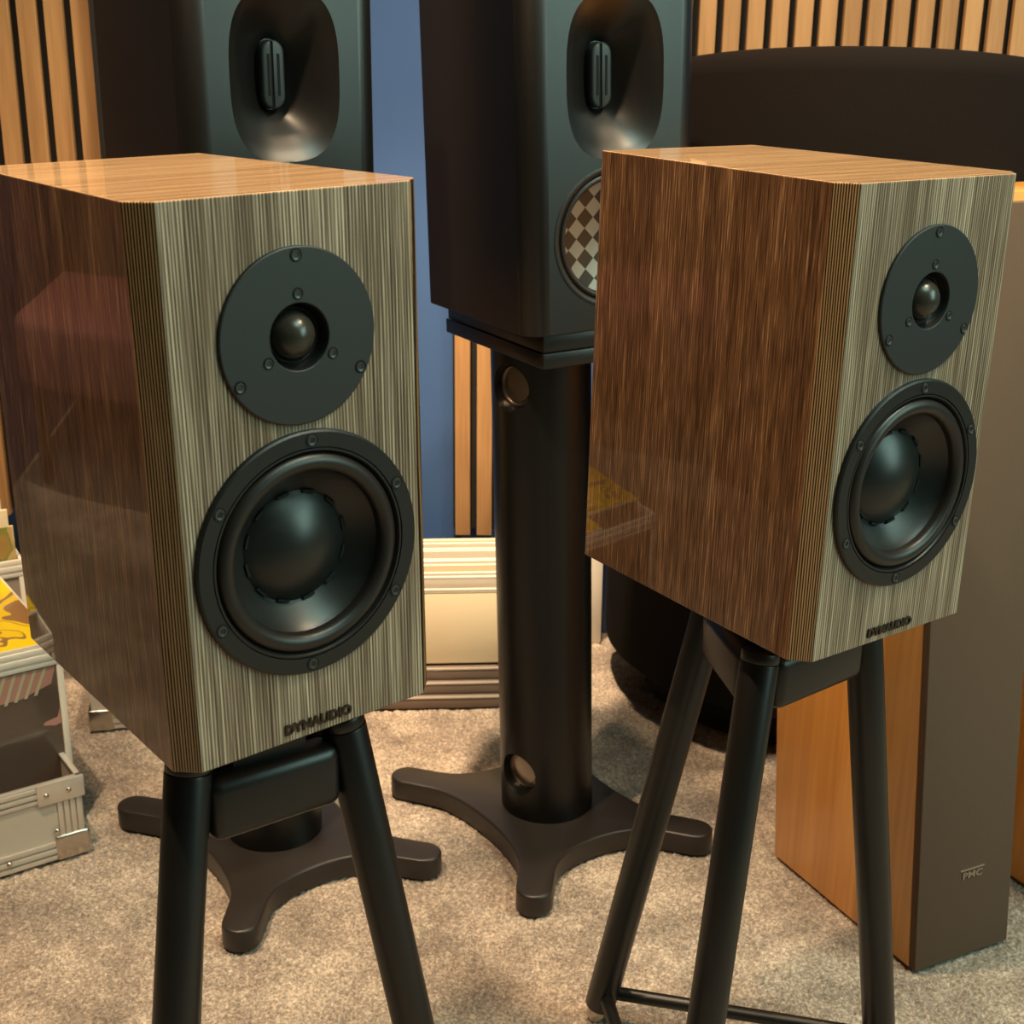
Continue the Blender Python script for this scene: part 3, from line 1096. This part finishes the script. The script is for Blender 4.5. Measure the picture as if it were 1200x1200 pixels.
# printed band of slanted strokes on the front sleeve
W0, PZ = 0.0, 0.0026
band = []
for j in range(12):
    x0 = -0.022 - 0.0135 * j
    zt_ = TOPZ - 0.030
    zb_ = zt_ - 0.042 + 0.0016 * abs(j - 3)
    lean = 0.016
    band.append([(x0, zt_), (x0 - 0.0045, zt_), (x0 - 0.0045 - lean, zb_), (x0 - lean, zb_)])
ribbon_print(cr, [[(-0.010, TOPZ - 0.030), (-0.27, TOPZ - 0.030), (-0.27, TOPZ - 0.075), (-0.06, TOPZ - 0.068), (-0.018, TOPZ - 0.055)]], 0.0024, 'pinkprint')
ribbon_print(cr, band, 0.0019, 'greenprint')
ribbon_print(cr, [[(-0.010, 0.190), (-0.014, 0.178), (-0.032, 0.174), (-0.034, 0.170), (-0.018, 0.166), (-0.010, 0.168)]], 0.0024, 'pinkprint')
bm = bmesh.new(); add_box(bm, -0.315, -0.003, 0.0, 0.36, 0, 0.004, 0.0006, 1)
for f in bm.faces:
    f.material_index = 1 if f.normal.z > 0.9 or f.normal.z < -0.9 else 0
yr = obj('record_sleeve', bm, ['white', 'yellow'], matrix=frame(k.x, k.y, TOPZ + 0.0004, YC) @ Matrix.Translation((-0.004, 0.004, 0)))
tag(yr, 'yellow illustrated record sleeve lying on the record box at left', 'record', 'record sleeves')
box('sleeve_border', (-0.0060, -0.0030, 0.002, 0.359, 0.0040, 0.0044), 'white', yr)
box('sleeve_border', (-0.3150, -0.0030, 0.0, 0.003, 0.0040, 0.0044), 'white', yr)
y2 = copy_tree(yr)
y2.matrix_world = yr.matrix_basis @ Matrix.Translation((-0.181, 0.070, 0.0046)) @ Matrix.Diagonal((1, 0.84, 1, 1))
y2['label'] = 'second yellow record sleeve on the record box, partly on top of the first'

# second crate farther back with a picture sleeve standing in it
YK = R(30)
k2 = Vector((-0.767, 2.05, 0))
mk2 = frame(k2.x, k2.y, 0, YK)
cr2 = make_crate(mk2, 'grey record box with white rim farther back behind the yellow sleeve', 0.30, 0.080, 0.003, 0.291, front='carton')
for nm, mt, x1, y_, hh_, lab in (('record_sleeve', 'picture', -0.008, 0.010, 0.345, 'olive and brown picture sleeve standing in the grey record box'),
                                 ('record_sleeve', 'cream', -0.012, 0.024, 0.368, 'cream record sleeve standing right behind the olive picture sleeve'),
                                 ('record_sleeve', 'white', -0.018, 0.038, 0.381, 'white record sleeve, second behind the olive picture sleeve'),
                                 ('record_sleeve', 'cream', -0.026, 0.052, 0.389, 'cream record sleeve standing farthest back in the grey record box')):
    bm = bmesh.new(); add_box(bm, -0.28 + x1 * .2, x1, y_, y_ + 0.0045, 0.004, hh_, 0.0006, 1)
    tag(obj(nm, bm, mt, matrix=mk2.copy()), lab, 'record', 'sleeves in the grey record box')

# cream crate of wrapped records against the wall, on a ribbed base
mb = frame(0.085, 2.172, 0, R(4))
root = empty('display_crate', mb, 'low cream display box of wrapped records on a ribbed base, against the blue wall', 'display box')
CWD = 0.33
for kk, (a, b) in enumerate(((0.002, 0.022), (0.023, 0.043), (0.044, 0.064))):
    box('base_rail', (-CWD, 0, -0.034 + 0.011 * kk, 0.20, a, b), 'rail', root, bevel=0.0015)
    box('rail_edge', (-CWD, 0, -0.0348 + 0.011 * kk, -0.029 + 0.011 * kk, b - 0.002, b + 0.0008), 'alu', root, bevel=0.0005)
box('front_panel', (-CWD + 0.004, -0.012, 0.0, 0.006, 0.069, 0.196), 'cream', root, bevel=0.001)
box('corner_post', (-0.011, 0.0, -0.003, 0.010, 0.066, 0.245), 'white', root, bevel=0.002)
box('corner_post', (-CWD, -CWD + 0.011, -0.003, 0.010, 0.066, 0.245), 'white', root, bevel=0.002)
box('side_panel', (-0.006, -0.002, 0.010, 0.20, 0.066, 0.22), 'cream', root)
box('top_strip', (-CWD + 0.01, -0.012, -0.001, 0.005, 0.200, 0.204), 'white', root, bevel=0.0006)
box('top_strip', (-CWD + 0.01, -0.012, -0.001, 0.005, 0.222, 0.226), 'white', root, bevel=0.0006)
box('back_panel', (-CWD, 0, 0.19, 0.20, 0.066, 0.22), 'cream', root)
for j in range(7):
    hgt = 0.166 + random.uniform(-0.006, 0.006)
    s = obj('record_sleeve', (lambda b: (add_box(b, -0.295, -0.015, 0, 0.005, 0, hgt, 0.0006, 1), b)[1])(bmesh.new()), 'cream' if j % 2 else 'white',
            matrix=mb @ Matrix.Translation((random.uniform(-.002, .002), 0.014 + 0.022 * j, 0.0655)))
    tag(s, 'cream wrapped record sleeve upright in the low cream display box', 'record', 'sleeves in the cream display box')

# white post by the end of the chair
pm = at(700, 742, 0.0)
o = box('white_post', (-0.014, 0.012, -0.012, 0.012, 0.0, 0.34), 'white', bevel=0.003, matrix=frame(pm.x - 0.008, 2.412, 0, 0))
tag(o, 'short white post standing on the carpet between column and dark chair', 'post')

# unseen mauve block, added out of frame to give the lacquer its pink reflection
sf = empty('added_bench', frame(-2.70, 1.60, 0, 0), 'low mauve block added out of frame, left back corner, for its pink reflection', 'added_bench')
box('seat', (-0.35, 0.35, -0.75, 0.75, 0.25, 0.42), 'mauve', sf, bevel=0.03, seg=3)
for x_ in (-0.30, 0.24):
    for y_ in (-0.70, 0.64):
        box('leg', (x_, x_ + 0.06, y_, y_ + 0.06, 0.0, 0.251), 'felt', sf)
